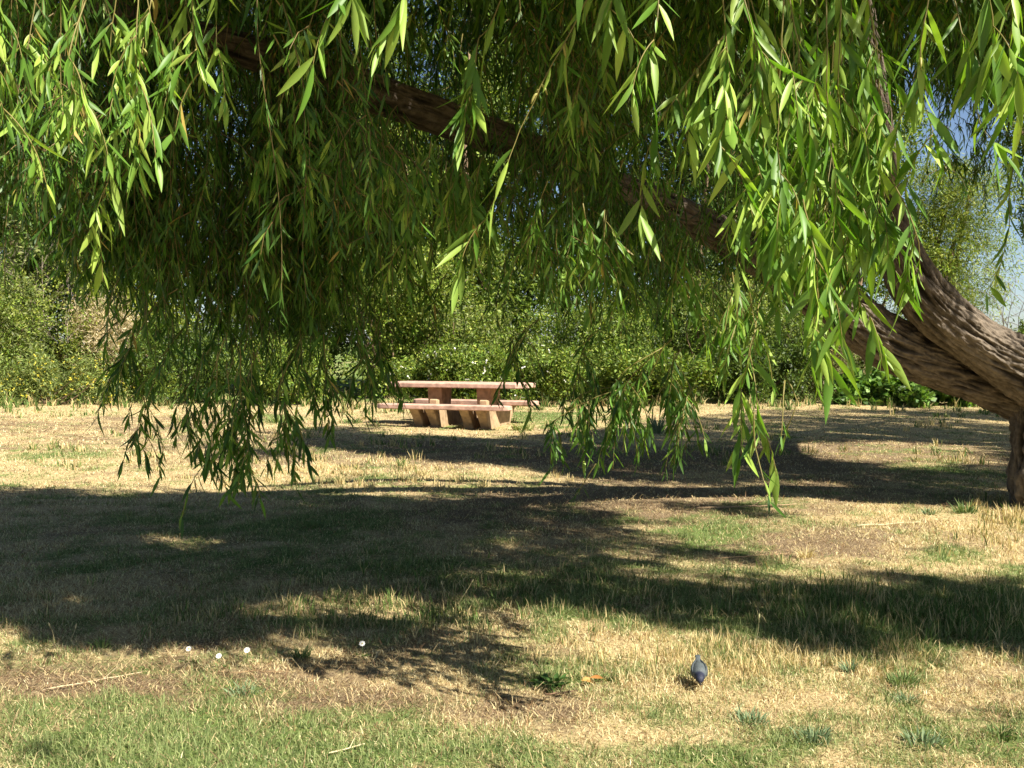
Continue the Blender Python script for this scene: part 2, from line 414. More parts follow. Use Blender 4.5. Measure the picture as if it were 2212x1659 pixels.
# inner shade: foliage higher up along the sun's path of the curtain hanging below it
def overhead(C, n, t0, t1, gap=0):
    C = C[rng.integers(0, len(C), n)]; C = C[fbm(C*2.3, 2, 57) > gap]; n = len(C); tt = rng.uniform(t0, t1, (n, 1)); top = C + np.array([SX, SY, 1.0])*tt + rng.normal(0, .08, (n, 3)) + np.array([0, 0, .25])
    L = rng.uniform(.35, .8, n); bot = top - np.array([0, 0, 1.])*L[:, None]; _, pb, _ = proj(bot)
    k = (pb < -10) & ~corridor(top) & ~corridor(bot); s = np.minimum(shaded(top), shaded(bot)); k &= (s > .4) | (rng.random(n) < .05)
    return top[k], L[k]
LOW = [([(330,700),(290,780),(250,850),(228,880)],5.2),([(380,760),(330,880),(300,950),(290,1000)],5.0),([(440,800),(420,900),(400,960)],5.2),
       ([(470,780),(470,900),(455,1000),(450,1050)],4.6),([(520,780),(525,900),(535,1000),(530,1050)],4.6),([(490,820),(500,920),(495,1020)],4.8),([(545,800),(545,900),(540,960)],5.0),
       ([(610,830),(618,910),(622,960),(618,1010)],4.7),([(650,760),(655,820),(650,860)],5.3),([(700,760),(706,850),(702,910)],5.2),([(770,720),(790,800),(800,850)],5.4),([(810,720),(825,800),(830,850)],5.6),
       ([(1420,800),(1360,860),(1330,930),(1320,990)],4.6),([(1440,780),(1400,860),(1350,920)],4.7),([(1280,760),(1250,830),(1260,880)],5.2),([(1150,740),(1120,790),(1105,830)],5.5),([(1340,880),(1280,900),(1210,940),(1195,970)],4.9),
       ([(1460,800),(1450,880),(1440,930)],5.0),([(1700,850),(1725,900),(1705,960),(1690,1000)],3.6),([(1635,930),(1635,1000),(1650,1060),(1668,1130)],2.9),([(1290,1040),(1265,1080),(1245,1110)],4.4),([(1490,880),(1480,940)],4.8),([(760,870),(765,905)],5.5),([(1700,860),(1690,1000)],3.4)]
for path, Y in LOW:
    for q in range(6): CUR += [np.array([at(x, y-38, Y)]) for x, y in path]
CP = np.concatenate(CUR); cx_, cy_, _ = proj(CP)
CP = CP[~((cx_ < 430) & (cy_ < 430)) & ~((cx_ > 1560) & (cy_ < 620))]
LOWP = np.concatenate([np.array([at(x, y-38, Y) for x, y in path]) for path, Y in LOW if Y > 4])
tp, L = overhead(LOWP, 4200, 1.7, 3.8); strands(C1, tp, L, outs(len(tp), .15), ds=.03, size=.13)
LP = LIMB1[:30]
tp, L = overhead(LP, 4200, .6, 3.4); strands(C1, tp, L, outs(len(tp), .15), ds=.03, size=.13)
dk = CP[(proj(CP)[1] > 420) & (proj(CP)[0] < 1500)]
tp, L = overhead(dk, 5000, 1.2, 3.8); strands(C1, tp, L, outs(len(tp), .15), ds=.032, size=.13)
LP = LIMB2[8:]
tp, L = overhead(LP, 2200, .7, 3.2); strands(C1, tp, L, outs(len(tp), .15), ds=.03, size=.13)
tp, L = overhead(CP, 11500, .8, 3.6, .30); cnt += len(tp); strands(C1, tp, L, outs(len(tp), .15), ds=.03, size=.13)
print('crown strands', cnt, 'verts', C1.n)

# strands one can follow by eye, each a part of its own: (px,py) path, depth, leaf size, keep, share of young, lit-toned leaves
def hang(path, Y, size=.115, keep=.85, young_lit=.45, side=3, n=1, jit=0, catkin=False, start=0.0, into=None):
    for q in range(n):
        A = Acc() if into is None else into; Yq = Y + rng.uniform(-.3, .3)*(n > 1)
        pts = np.array([at(px + rng.normal(0, jit)*(i > 0), py + rng.normal(0, jit*.6)*(i > 0), Yq + .05*rng.normal()) for i, (px, py) in enumerate(path)])
        P = resample(spline(pts, 80), .017); T = nrm(np.gradient(P, axis=0))
        P = P + np.stack([fbm(np.c_[np.arange(len(P))*.12, np.full(len(P), q*3.3)], 2, 5+q) - .5, fbm(np.c_[np.arange(len(P))*.12, np.full(len(P), q*7.3)], 2, 9+q) - .5, np.zeros(len(P))], 1)*.035
        i0 = int(start*len(P))
        dens = np.clip(fbm(np.c_[np.arange(len(P))*.11, np.full(len(P), rng.uniform(0, 99))], 2)*2.8 - .75, .08, 1)
        m = (rng.random(len(P)) < dens) & (np.arange(len(P)) >= i0)
        m[-6:] = True
        dress(A, P[m], T[m], size, keep, True, young_lit)
        tube(A, P[::3], np.linspace(.0030, .0013, len(P[::3])), np.array([.22, .19, .06])*rng.uniform(.8, 1.2), 5)
        for k in range(side):
            b = P[rng.integers(int(len(P)*.25), len(P))]; a = rng.uniform(0, 6.28); ln = rng.uniform(.10, .28)
            t = np.linspace(0, 1, 14)[:, None]
            S = b + np.array([math.cos(a), math.sin(a), 0])*(1-np.exp(-t*2))*ln*.55 - np.array([0, 0, 1])*ln*t
            ST = nrm(np.gradient(S, axis=0))
            dress(A, S, ST, size*.95, keep, True, young_lit); tube(A, S, np.linspace(.0024, .0012, 14), np.array([.28, .24, .08]), 4)
        if catkin:
            for k in range(5):
                b = P[rng.integers(0, int(len(P)*.6))]; a = rng.uniform(0, 6.28); t = np.linspace(0, 1, 6)[:, None]
                S = b + np.array([math.cos(a), math.sin(a), 0])*.022*t - np.array([0, 0, .035])*t*t
                tube(A, S, np.array([.002, .0045, .005, .0045, .004, .002]), np.array([.36, .33, .10]), 6)
        if into is None: wbuild(A, 'hanging_strand', M_willow)
NEAR = [
 ([(1095,-30),(1060,60),(1035,90),(1030,180),(1020,230)], 2.9, .125, 1),
 ([(1290,-40),(1230,80),(1170,190),(1110,310),(1070,420),(1050,480)], 2.8, .115, 2),
 ([(1580,60),(1480,190),(1410,300),(1385,400),(1378,470)], 2.8, .12, 2),
 ([(1565,-40),(1570,60),(1580,180),(1575,240),(1545,340)], 2.7, .12, 3),
 ([(1580,180),(1595,260),(1610,340)], 2.7, .12, 1),
 ([(240,60),(300,170),(270,300),(220,420),(195,500)], 3.3, .12, 3),
 ([(330,-20),(305,160),(285,300)], 3.2, .09, 2),
 ([(395,-40),(420,60),(470,90)], 3.3, .115, 1),
 ([(470,-40),(470,60),(475,130)], 3.2, .10, 1),
 ([(700,-40),(670,60),(650,110),(630,60)], 3.2, .10, 1),
 ([(1690,560),(1645,650),(1630,740),(1605,830),(1600,880)], 2.9, .11, 3),
 ([(1740,430),(1765,560),(1770,650),(1755,740),(1770,760)], 2.7, .13, 3),
 ([(1830,540),(1860,640),(1850,690)], 2.8, .13, 1),
 ([(1870,450),(1920,560),(1955,610)], 2.7, .13, 1),
 ([(1930,380),(1975,480),(1990,560),(1985,600)], 2.7, .13, 1),
 ([(2020,-40),(1990,120),(2010,260),(2040,330)], 2.7, .125, 2),
 ([(2060,-40),(2090,120),(2120,260),(2155,330)], 2.8, .125, 2),
 ([(2140,-40),(2150,60),(2140,140)], 2.6, .13, 1),
 ([(2190,-40),(2200,130),(2190,230)], 2.7, .13, 2),
 ([(2215,150),(2170,520),(2150,600),(2125,640)], 3.6, .11, 0),
 ([(1430,-40),(1420,70),(1405,110)], 2.6, .12, 1),
 ([(880,-40),(870,20)], 2.6, .13, 1), ([(760,-40),(765,0)], 2.6, .13, 1), ([(1330,-40),(1320,40)], 2.7, .12, 1),
]
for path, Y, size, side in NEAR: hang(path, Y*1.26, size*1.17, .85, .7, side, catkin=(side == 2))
# the bright curtain right of the middle
for x in np.linspace(1625, 1900, 18):
    x = x + rng.normal(0, 8); b = edge(np.array([x]), [(1600,420),(1680,640),(1720,720),(1800,690),(1860,600),(1950,560)])[0]
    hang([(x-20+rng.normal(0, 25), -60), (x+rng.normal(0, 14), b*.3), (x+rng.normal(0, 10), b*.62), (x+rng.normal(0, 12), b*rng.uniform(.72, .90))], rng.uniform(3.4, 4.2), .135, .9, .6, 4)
# lit strands at upper left and along the top
for x in np.linspace(-20, 430, 11):
    b = edge(np.array([x]), [(-50,330),(60,300),(170,380),(300,300),(430,180)])[0]
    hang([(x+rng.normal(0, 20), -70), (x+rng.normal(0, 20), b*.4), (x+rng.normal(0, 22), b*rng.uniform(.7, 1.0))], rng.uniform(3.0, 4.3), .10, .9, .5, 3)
# dark tips trailing low over the lawn, left of the table and right of it
for path, Y in LOW:
    path = [(x, y-38) for x, y in path]
    thin = path[0] in [(1635,892),(1290,1002),(1700,822),(760,832),(1700,812)]
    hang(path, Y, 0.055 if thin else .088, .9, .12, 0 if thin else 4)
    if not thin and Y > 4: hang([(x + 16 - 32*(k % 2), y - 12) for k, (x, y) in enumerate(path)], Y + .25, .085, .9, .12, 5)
# mid-depth sprays catching light inside the crown
for k in range(70):
    x = rng.uniform(560, 1640); y = rng.uniform(30, 600)
    lx_, ly_, _ = proj(LIMB2); yl_ = np.interp(x, lx_[::-1], ly_[::-1])
    if yl_ - 110 < y < yl_ + 90: y = yl_ + 130
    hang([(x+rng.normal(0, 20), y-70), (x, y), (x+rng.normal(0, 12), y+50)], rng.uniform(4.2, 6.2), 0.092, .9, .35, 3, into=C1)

wbuild(C1, 'crown', M_willow)

# ------------------------------------------------------------------ LAWN
def blobs(px, py, table):
    v = np.zeros(px.shape)
    for (x, y, sx, sy, a) in table: v = v + a*np.exp(-((px-x)/sx)**2 - ((py-y)/sy)**2)
    return v
GREEN = [(350,1620,560,80,.9),(1000,1640,500,60,.45),(1700,1620,420,70,.40),(2100,1590,300,70,.45),(1100,1270,430,90,.42),(2000,1340,380,70,.75),(1550,1150,150,30,.6),
         (700,1120,260,40,.45),(1500,1310,250,60,.4),(560,1330,300,50,.35),(350,1180,500,70,.22),(520,1410,160,25,.35),(560,1490,90,25,.4),(1200,1460,90,30,.4),(1180,900,160,14,.6),(150,985,150,14,.3),(2000,1010,120,14,.4),(600,905,90,12,.4),(850,1040,200,20,.25)]
DIRT = [(250,1470,340,32,.95),(800,1520,320,34,.7),(1150,1540,200,40,.4),(1500,1070,500,50,.5),(1750,1180,300,40,.42),(1200,1120,600,45,.45),(1100,980,600,25,.6),(300,935,500,40,.45),(1900,990,300,40,.6),(1000,1420,260,30,.35),(450,1390,200,20,.3),(1350,1000,300,25,.5)]
STRAW = [(1600,1430,380,60,.9),(1350,1480,200,40,.5),(780,1020,260,26,1.),(300,960,500,50,.6),(2050,1160,250,60,.7),(2100,1470,200,60,.4),(100,1300,160,40,.5),(1000,1580,400,40,.4)]
def masks(XY):
    P = np.concatenate([XY, np.zeros((len(XY), 1))], 1); px, py, _ = proj(P)
    n1 = fbm(XY*1.3, 4, 101) - .5; n2 = fbm(XY*.9, 4, 202) - .5; n3 = fbm(XY*5.0, 3, 303) - .5; n4 = fbm(XY*4.3, 3, 404) - .5
    far = np.clip((XY[:, 1]-25)/3, 0, 1)
    g = np.clip(.22 + .8*far + 1.25*blobs(px, py, GREEN) + n1*1.1 + n3*1.3, 0, 1)
    d = np.clip(.10 + blobs(px, py, DIRT)*1.15 + n2*1.0 + n4*1.0, 0, 1)
    s = np.clip(.30 + blobs(px, py, STRAW) - n1*.5 + n4*.4, 0, 1)
    return g, d, s
def hgt(XY):
    return (fbm(XY*.35, 3, 7)-.5)*.10*np.clip((XY[:, 1]-2)/6, 0, 1) + (fbm(XY*2.2, 3, 8)-.5)*.035 + (fbm(XY*9, 2, 9)-.5)*.012
def zg(x, y): return float(hgt(np.array([[x, y]]))[0])
def axis(core0, core1, step, far):
    c = np.arange(core0, core1, step); g = np.geomspace(step*2, far, 26)
    return np.concatenate([(c[0] - np.cumsum(np.full(1, 0)) - g)[::-1], c, c[-1] + g])
xs = np.concatenate([axis(-16, 16, .09, 900)]); ys = np.concatenate([axis(1.5, 30, .07, 1200)])
XX, YY = np.meshgrid(xs, ys); XY = np.stack([XX.ravel(), YY.ravel()], 1)
near = (np.abs(XY[:, 0]) < 17) & (XY[:, 1] > 0) & (XY[:, 1] < 32)
Z = np.zeros(len(XY)); Z[near] = hgt(XY[near]); g, d, s = masks(XY)
nx, ny = len(xs), len(ys)
i = np.arange(ny-1)[:, None]*nx; j = np.arange(nx-1)[None]
q = np.stack([i+j, i+j+1, i+nx+j+1, i+nx+j], -1).reshape(-1, 4)
A = Acc(); A.add(np.column_stack([XY, Z]), [q], np.stack([g, d, s], 1))
m, t, p = new_mat('lawn_soil'); N = t.nodes.new
at_ = N('ShaderNodeAttribute'); at_.attribute_name = 'Col'; sp = N('ShaderNodeSeparateColor'); t.links.new(at_.outputs['Color'], sp.inputs[0])
tc = N('ShaderNodeTexCoord')
def noise(scale, detail=6, mapping=None, rough=.6):
    n = N('ShaderNodeTexNoise'); n.inputs['Scale'].default_value = scale; n.inputs['Detail'].default_value = detail; n.inputs['Roughness'].default_value = rough
    if mapping:
        mp = N('ShaderNodeMapping'); mp.inputs['Scale'].default_value = mapping; t.links.new(tc.outputs['Object'], mp.inputs[0]); t.links.new(mp.outputs[0], n.inputs['Vector'])
    else: t.links.new(tc.outputs['Object'], n.inputs['Vector'])
    return n
def mixc(fac, a, b):
    x = N('ShaderNodeMix'); x.data_type = 'RGBA'
    for sock, v in ((x.inputs[0], fac), (x.inputs[6], a), (x.inputs[7], b)):
        if isinstance(v, tuple): sock.default_value = (*v, 1)
        else: t.links.new(v, sock)
    return x.outputs[2]
def ramp(sock, a, b):
    r = N('ShaderNodeMapRange'); r.inputs[1].default_value = a; r.inputs[2].default_value = b; t.links.new(sock, r.inputs[0]); return r.outputs[0]
f1 = ramp(noise(60, 8, None, .75).outputs[0], .38, .62); f2 = ramp(noise(25, 6, None, .7).outputs[0], .35, .65); f3 = ramp(noise(130, 4, (1, .35, 1)).outputs[0], .42, .62)
straw = mixc(f1, (.24, .165, .075), (.58, .47, .26)); soil = mixc(f3, (.11, .077, .045), (.31, .235, .145)); green = mixc(f1, (.05, .085, .022), (.19, .25, .075))
def addn(a, b, k):
    x = N('ShaderNodeMath'); x.operation = 'MULTIPLY_ADD'; t.links.new(b, x.inputs[0]); x.inputs[1].default_value = k; t.links.new(a, x.inputs[2]); return x.outputs[0]
c1 = mixc(ramp(addn(sp.outputs[1], f2, .5), .45, .95), straw, soil)
c2 = mixc(ramp(addn(sp.outputs[0], f2, .4), .55, 1.05), c1, green)
t.links.new(c2, p.inputs['Base Color']); p.inputs['Roughness'].default_value = 1; p.inputs['Specular IOR Level'].default_value = .05
b = N('ShaderNodeBump'); b.inputs['Strength'].default_value = .8; b.inputs['Distance'].default_value = .02
t.links.new(noise(70, 8, None, .75).outputs[0], b.inputs['Height']); t.links.new(b.outputs[0], p.inputs['Normal'])
tag(A.build('ground', m), 'dry lawn of straw and bare soil patches under the willow', 'ground', kind='structure')

def blades(acc, XY, Hh, Wd, lean, C, zoff=None, dirs=None):
    N = len(XY); ph = rng.uniform(0, 6.28, N) if dirs is None else dirs
    b = np.column_stack([XY, hgt(XY)-.004 + (0 if zoff is None else zoff)]); o = np.stack([np.cos(ph), np.sin(ph), np.zeros(N)], 1)
    fa = rng.uniform(0, 6.28, N); sd = np.stack([np.cos(fa), np.sin(fa), np.zeros(N)], 1)*(Wd*.5)[:, None]
    up = np.array([0, 0, 1.])
    ang = np.clip(lean, 0, 1.5)
    m = b + o*(np.sin(ang*.6)*Hh*.5)[:, None] + up*(np.cos(ang*.6)*Hh*.5)[:, None]
    e = m + o*(np.sin(ang*1.25)*Hh*.5)[:, None] + up*(np.cos(ang*1.25)*Hh*.5)[:, None]
    V = np.stack([b-sd, b+sd, m-sd*.8, m+sd*.8, e], 1); k = (np.arange(N)*5)[:, None]
    acc.add(V, [k+np.array([[0, 1, 3, 2]]), k+np.array([[2, 3, 4]])], np.repeat(C[:, None], 5, 1).reshape(-1, 3))
def grass_cols(g, d, s, N):
    u = rng.random((N, 1)); dry = np.array([.56, .46, .24])*(1-u) + np.array([.76, .68, .43])*u
    br = rng.random(N) < .22; dry[br] = np.array([.30, .19, .09])*(.7+.6*u[br])
    gr = np.array([.09, .14, .045])*(1-u) + np.array([.33, .37, .15])*u
    isg = rng.random(N) < np.clip(g*1.1-.12, 0.03, .80)
    return np.where(isg[:, None], gr, dry)*rng.uniform(.85, 1.15, (N, 1)), isg
A = Acc(); Ltr = Acc()
for (y0, y1, dens, hs, wd) in [(2.6, 4.6, 11000, .95, .0032), (4.6, 6.5, 8000, .95, .0036), (6.5, 9.5, 3400, .95, .005), (9.5, 14, 1300, .9, .008), (14, 26.5, 520, .85, .013)]:
    hw = y1*.53+.8; n = int(dens*(y1-y0)*2*hw)
    XY = np.column_stack([rng.uniform(-hw, hw, n), rng.uniform(y0, y1, n)])
    XY = XY[np.abs(XY[:, 0]) < XY[:, 1]*.53+.8]; X0 = XY
    g, d, s = masks(XY); tuft = fbm(XY*7, 2, 55)
    keep = rng.random(len(XY)) < np.clip(1.0 - 1.05*d + .5*s*0 + (tuft-.5)*1.6 + .25*g, .05, 1)
    XY, g, d, s, tuft = XY[keep], g[keep], d[keep], s[keep], tuft[keep]; n = len(XY)
    C, isg = grass_cols(g, d, s, n)
    Hh = hs*np.where(isg, rng.uniform(.02, .055, n)*(.7+.6*g), rng.uniform(.014, .045, n)*(.6+.8*s))*(0.55+.9*tuft)
    blades(A, XY, Hh, np.full(n, wd)*rng.uniform(.7, 1.3, n), np.abs(rng.normal(.75, .45, n)) + np.where(isg, 0, .25), C)
    # straw litter lying flat
    _, d0, _ = masks(X0); X2 = X0[rng.random(len(X0)) < .08 + .30*d0]; n2 = len(X2)
    cc = np.where(rng.random((n2, 1)) < .42, np.array([.50, .39, .21]), np.array([.21, .135, .075]))*rng.uniform(.7, 1.25, (n2, 1))
    blades(Ltr, X2, rng.uniform(.018, .065, n2)*np.where(rng.random(n2) < .05, 2.6, 1), np.full(n2, wd)*rng.uniform(.6, 1.2, n2), rng.uniform(1.2, 1.5, n2), cc, zoff=.012)
# longer grass in the shaded band and at the trunk
def long_grass(px, py, sx, sy, n, h0, h1, gfrac):
    P = np.array([ground_at(px+rng.normal(0, sx), np.clip(py+rng.normal(0, sy), 860, 1700))[:2] for _ in range(n//14)])
    XY = np.repeat(P, 14, 0) + rng.normal(0, .035, (len(P)*14, 2)); n = len(XY); u = rng.random((n, 1))
    C = np.where(rng.random((n, 1)) < gfrac, np.array([.10, .16, .04])*(.6+.9*u), np.array([.55, .44, .22])*(.7+.5*u))
    Y = XY[:, 1]
    blades(A, XY, rng.uniform(h0, h1, n), np.maximum(.004, .0011*Y)*rng.uniform(.7, 1.2, n), np.abs(rng.normal(.45, .3, n)), C)
long_grass(2020, 1340, 150, 30, 2600, .05, .13, .7); long_grass(1750, 1300, 120, 25, 900, .05, .12, .75)
long_grass(1150, 1290, 300, 40, 1600, .04, .11, .6); long_grass(1600, 1420, 220, 30, 2200, .04, .09, .1)
long_grass(2170, 1130, 50, 26, 900, .04, .13, .25); long_grass(700, 1330, 250, 25, 1200, .04, .10, .6); long_grass(780, 1030, 200, 14, 900, .05, .12, .1)
for k in range(24):
    long_grass(-50 + k*97 + rng.normal(0, 25), 876 + rng.normal(0, 7), 60, 6, 260, .06, rng.uniform(.14, .42), rng.uniform(.35, .8))
for k in range(40):
    long_grass(rng.uniform(0, 2212), rng.uniform(890, 1010), 35, 5, 60, .06, .16, rng.uniform(.2, .7))
tag(A.build('grass', M_grass), 'short mixed lawn grass, straw yellow with green patches', 'grass', kind='stuff')
tag(Ltr.build('straw_litter', M_grass), 'dead straw and thatch lying flat over the lawn', 'litter', kind='stuff')


# ------------------------------------------------------------------ PICNIC TABLE
def beveled_slab(acc, outline, z0, z1, color, bev=.012, sub=6):
    """prism over an outline (n,2) with small bevels top and bottom"""
    O = np.asarray(outline, float); n = len(O); c = O.mean(0)
    e = nrm(np.roll(O, -1, 0)-O); nn = np.stack([e[:, 1], -e[:, 0]], 1); nv = nrm(nn + np.roll(nn, 1, 0))
    rings = [(O - nv*bev, z0), (O, z0+bev), (O, z1-bev), (O - nv*bev, z1)]
    V = np.concatenate([np.column_stack([r, np.full(n, z)]) for r, z in rings]); j = np.arange(n)
    fs = [np.stack([k*n+j, k*n+(j+1) % n, (k+1)*n+(j+1) % n, (k+1)*n+j], 1) for k in range(3)]
    V = np.concatenate([V, [[*c, z0], [*c, z1]]])
    fs += [np.stack([(j+1) % n, j, np.full(n, 4*n)], 1), np.stack([3*n+j, 3*n+(j+1) % n, np.full(n, 4*n+1)], 1)]
    acc.add(V, fs, color)
def prism_x(acc, prof, x0, x1, color, bev=.01):
    """profile (n,2) in the depth-height plane, extruded along the table's length"""
    A2 = Acc(); beveled_slab(A2, prof, x0, x1, color, bev); V = A2.V[0][:, [2, 0, 1]]
    acc.add(V, A2.F, color)
TC = at(1000, 905, 18.75); TZ = zg(TC[0], TC[1]) - .01
table = thing('picnic_table', 'pinkish concrete picnic table with two attached benches on stout slab legs', 'picnic table', (TC[0], TC[1], TZ)); table.rotation_euler = (0, 0, R(-19))
PINK = np.array([.46, .29, .225]); TAN = np.array([.32, .225, .135]); RUST = np.array([.34, .20, .12])
def board(L, Wd, cut, n=1): return [(-L/2+cut, -Wd/2), (L/2-cut, -Wd/2), (L/2, -Wd/2+cut*.75), (L/2, Wd/2-cut*.75), (L/2-cut, Wd/2), (-L/2+cut, Wd/2), (-L/2, Wd/2-cut*.75), (-L/2, -Wd/2+cut*.75)]
def vary(acc, k=.10):
    for i, V in enumerate(acc.V): acc.C[i] = acc.C[i]*(1 + k*(fbm(V*3 + 5, 3, 61)[:, None]-.5)*2)
def dense(o, cuts):
    pass
A = Acc(); beveled_slab(A, [(x - .04, y) for x, y in board(2.74, .80, .18)], 0.712, .80, PINK, .014); A.build('tabletop', M_conc, table, False)
for sgn, nm in ((-1, 'front'), (1, 'back')):
    A = Acc(); beveled_slab(A, [(x - .06, y + sgn*.78) for x, y in board(2.50, .30, .07)], 0.348, .435, PINK*(1 if sgn < 0 else .92), .014); A.build('bench', M_conc, table, False)
for cx in (-.46, .50):
    for off, nm in ((-.155, 0), (.155, 1)):
        A = Acc(); top_end = .50 if nm else .36
        prof = [(-.42, -.12), (.42, -.12), (.44, .02), (.62, .24), (.93, .335), (.95, .42 if not nm else .50), (.90, .50) if nm else (.90, .42), (.80, .333), (.40, .333), (.28, .42), (-.28, .42), (-.40, .333), (-.62, .333), (-.665, .30), (-.60, .22), (-.46, .04)]
        # legs rake outwards from a narrow foot to the bench; the inner slab of each pair ends in a stub that pokes above the bench
        prof = [(-.52, -.12), (.52, -.12), (.56, .04), (.70, .20), (.86, .345), (-.86, .345), (-.72, .20), (-.60, .04)]
        prism_x(A, prof, cx+off-.085, cx+off+.085, TAN, .012)
        A.build('leg', M_conc, table, False)
        if nm:
            for sg in (-1,):
                B = Acc(); xm = cx+off-.02; pr = [(sg*.60, .336), (sg*.628, .336), (sg*.628, .50), (sg*.60, .52), (sg*.50, .50), (sg*.50, .336)]
                if sg < 0: pr = pr[::-1]
                prism_x(B, pr, xm-.07, xm+.07, TAN*1.05, .008); B.build('bench_bracket', M_conc, table, False)
    A = Acc(); prism_x(A, [(-.20, .335), (.20, .335), (.25, .705), (-.25, .705)], cx-.14, cx+.14, RUST, .012); A.build('column', M_conc, table, False)

# ------------------------------------------------------------------ BIRD
def loft(acc, st, k, color):
    """st rows: centre x,y,z, half width, half height ; rings across the spine"""
    S = spline(st, 40); P = S[:, :3]; T = nrm(np.gradient(P, axis=0)); side = np.array([0, 1.0, 0]); U = nrm(np.cross(T, side))*-1
    th = np.linspace(0, 2*np.pi, k, endpoint=False)
    V = P[:, None] + np.maximum(S[:, 3], .0008)[:, None, None]*np.cos(th)[None, :, None]*side + np.maximum(S[:, 4], .0008)[:, None, None]*np.sin(th)[None, :, None]*U[:, None]
    n = len(P); i = np.arange(n-1)[:, None]*k; j = np.arange(k)[None]
    acc.add(V, [np.stack([i+j, i+(j+1) % k, i+k+(j+1) % k, i+k+j], -1).reshape(-1, 4), np.arange(k)[::-1][None], (np.arange(k)+(n-1)*k)[None]], color(V))
bp = ground_at(1510, 1484)
A = Acc()
def bird_col(V):
    V = V.reshape(-1, 3); x = V[:, :1]; z = V[:, 2:]
    back = np.array([.062, .075, .080]); head = np.array([.012, .015, .034]); belly = np.array([.13, .12, .13])
    h = np.clip((x-.030)/.012, 0, 1); c = back*(1-h) + head*h
    lo = np.clip((.040-z)/.015, 0, 1)*(1-h); return c*(1-lo) + belly*lo
loft(A, [(-.125, 0, .098, .013, .003), (-.095, 0, .088, .012, .004), (-.068, 0, .078, .016, .012), (-.040, 0, .070, .030, .028), (-.010, 0, .060, .036, .034), (.018, 0, .055, .034, .032), (.038, 0, .054, .024, .023), (.052, 0, .053, .021, .021), (.068, 0, .049, .0195, .019), (.080, 0, .043, .012, .012), (.085, 0, .040, .004, .004)], 20, bird_col)
bird = A.build('small_bird', M_feather)
bird.location = (bp[0], bp[1], zg(bp[0], bp[1]) + .014); bird.scale = (.86, .9, .9); bird.rotation_euler = (0, R(4), R(-97))
tag(bird, 'small dark bird with a navy head standing in the sunlit straw grass', 'bird')
for sg in (-1, 1):
    A = Acc(); loft(A, [(-.092, sg*.010, .088, .003, .004), (-.060, sg*.022, .078, .007, .014), (-.030, sg*.030, .068, .009, .024), (.0, sg*.034, .060, .008, .022), (.022, sg*.030, .058, .003, .010)], 10, lambda V: np.array([.045, .055, .06])*np.ones((V.size//3, 3))); A.build('wing', M_feather, bird)
    A = Acc(); tube(A, [(.004, sg*.014, .034), (.010, sg*.015, .018), (.002, sg*.015, .004)], [.004, .002, .0018], (.03, .025, .02), 6)
    for a in (-.5, 0, .5, 3.14): tube(A, [(.002, sg*.015, .003), (.002+.018*math.cos(a), sg*.015+.018*math.sin(a), .001)], [.0016, .0009], (.03, .025, .02), 5)
    A.build('leg', M_twig, bird)
    A = Acc(); th = np.linspace(0, 6.28, 8, endpoint=False); c = np.array([.066, sg*.0175, .054])
    loft(A, [(c[0]-.003, c[1], c[2], .0005, .0005), (c[0], c[1], c[2], .003, .003), (c[0]+.003, c[1], c[2], .0005, .0005)], 8, lambda V: np.ones((V.size//3, 3))*.005); A.build('eye', M_twig, bird)
A = Acc(); tube(A, [(.080, 0, .043), (.090, 0, .037), (.101, 0, .028)], [.0065, .0042, .0008], (.02, .018, .018), 8); A.build('beak', M_twig, bird)

# ------------------------------------------------------------------ SMALL PLANTS IN THE LAWN
def flower(px, py, label, r=.0155):
    g = ground_at(px, py+9); z = zg(g[0], g[1]); f = thing('white_flower', label, 'flower', (g[0], g[1], z), 'white flowers in the straw')
    hgt_ = .066; A = Acc()
    for a in np.linspace(0, 6.28, 9, endpoint=False):
        d = np.array([[math.cos(a), math.sin(a)*.72-.18, math.sin(a)*.70+.18]]); leaves(A, np.array([[0, -.004, hgt_]]), d, np.array([[0, -.7, .7]]), np.array([r]), np.array([r*.75]), np.array([[.82, .81, .76]]), np.array([.1]))
    A.build('petals', M_petal, f)
    A = Acc(); tube(A, [(0, -.003, hgt_-.001), (0, -.009, hgt_+.005)], [.0035, .002], (.62, .48, .06), 8); A.build('flower_centre', M_petal, f)
    A = Acc(); tube(A, [(0, .006, -.005), (.002, .002, .03), (0, -.004, hgt_)], .0012, (.10, .15, .05), 5); A.build('stem', M_grass, f)
    A = Acc(); n = 14; a = rng.uniform(0, 6.28, n)
    leaves(A, np.column_stack([rng.normal(0, .02, n), rng.normal(.01, .02, n), np.full(n, .004)]), np.stack([np.cos(a), np.sin(a), rng.uniform(.1, .8, n)], 1), rng.normal(size=(n, 3)) + [0, 0, 1], rng.uniform(.015, .03, n), rng.uniform(.007, .012, n), np.array([.12, .18, .05])*rng.uniform(.7, 1.3, (n, 1)), np.full(n, .2)); A.build('leaves', M_grass, f)
flower(409, 1422, 'white flower leftmost of the row, beside a shaded patch of weeds')
flower(474, 1437, 'white flower lowest of the row, between two others')
flower(535, 1424, 'white flower at the right end of the close group of three', .017)
flower(783, 1411, 'lone white flower right of the group of three, by a dark tuft', .017)

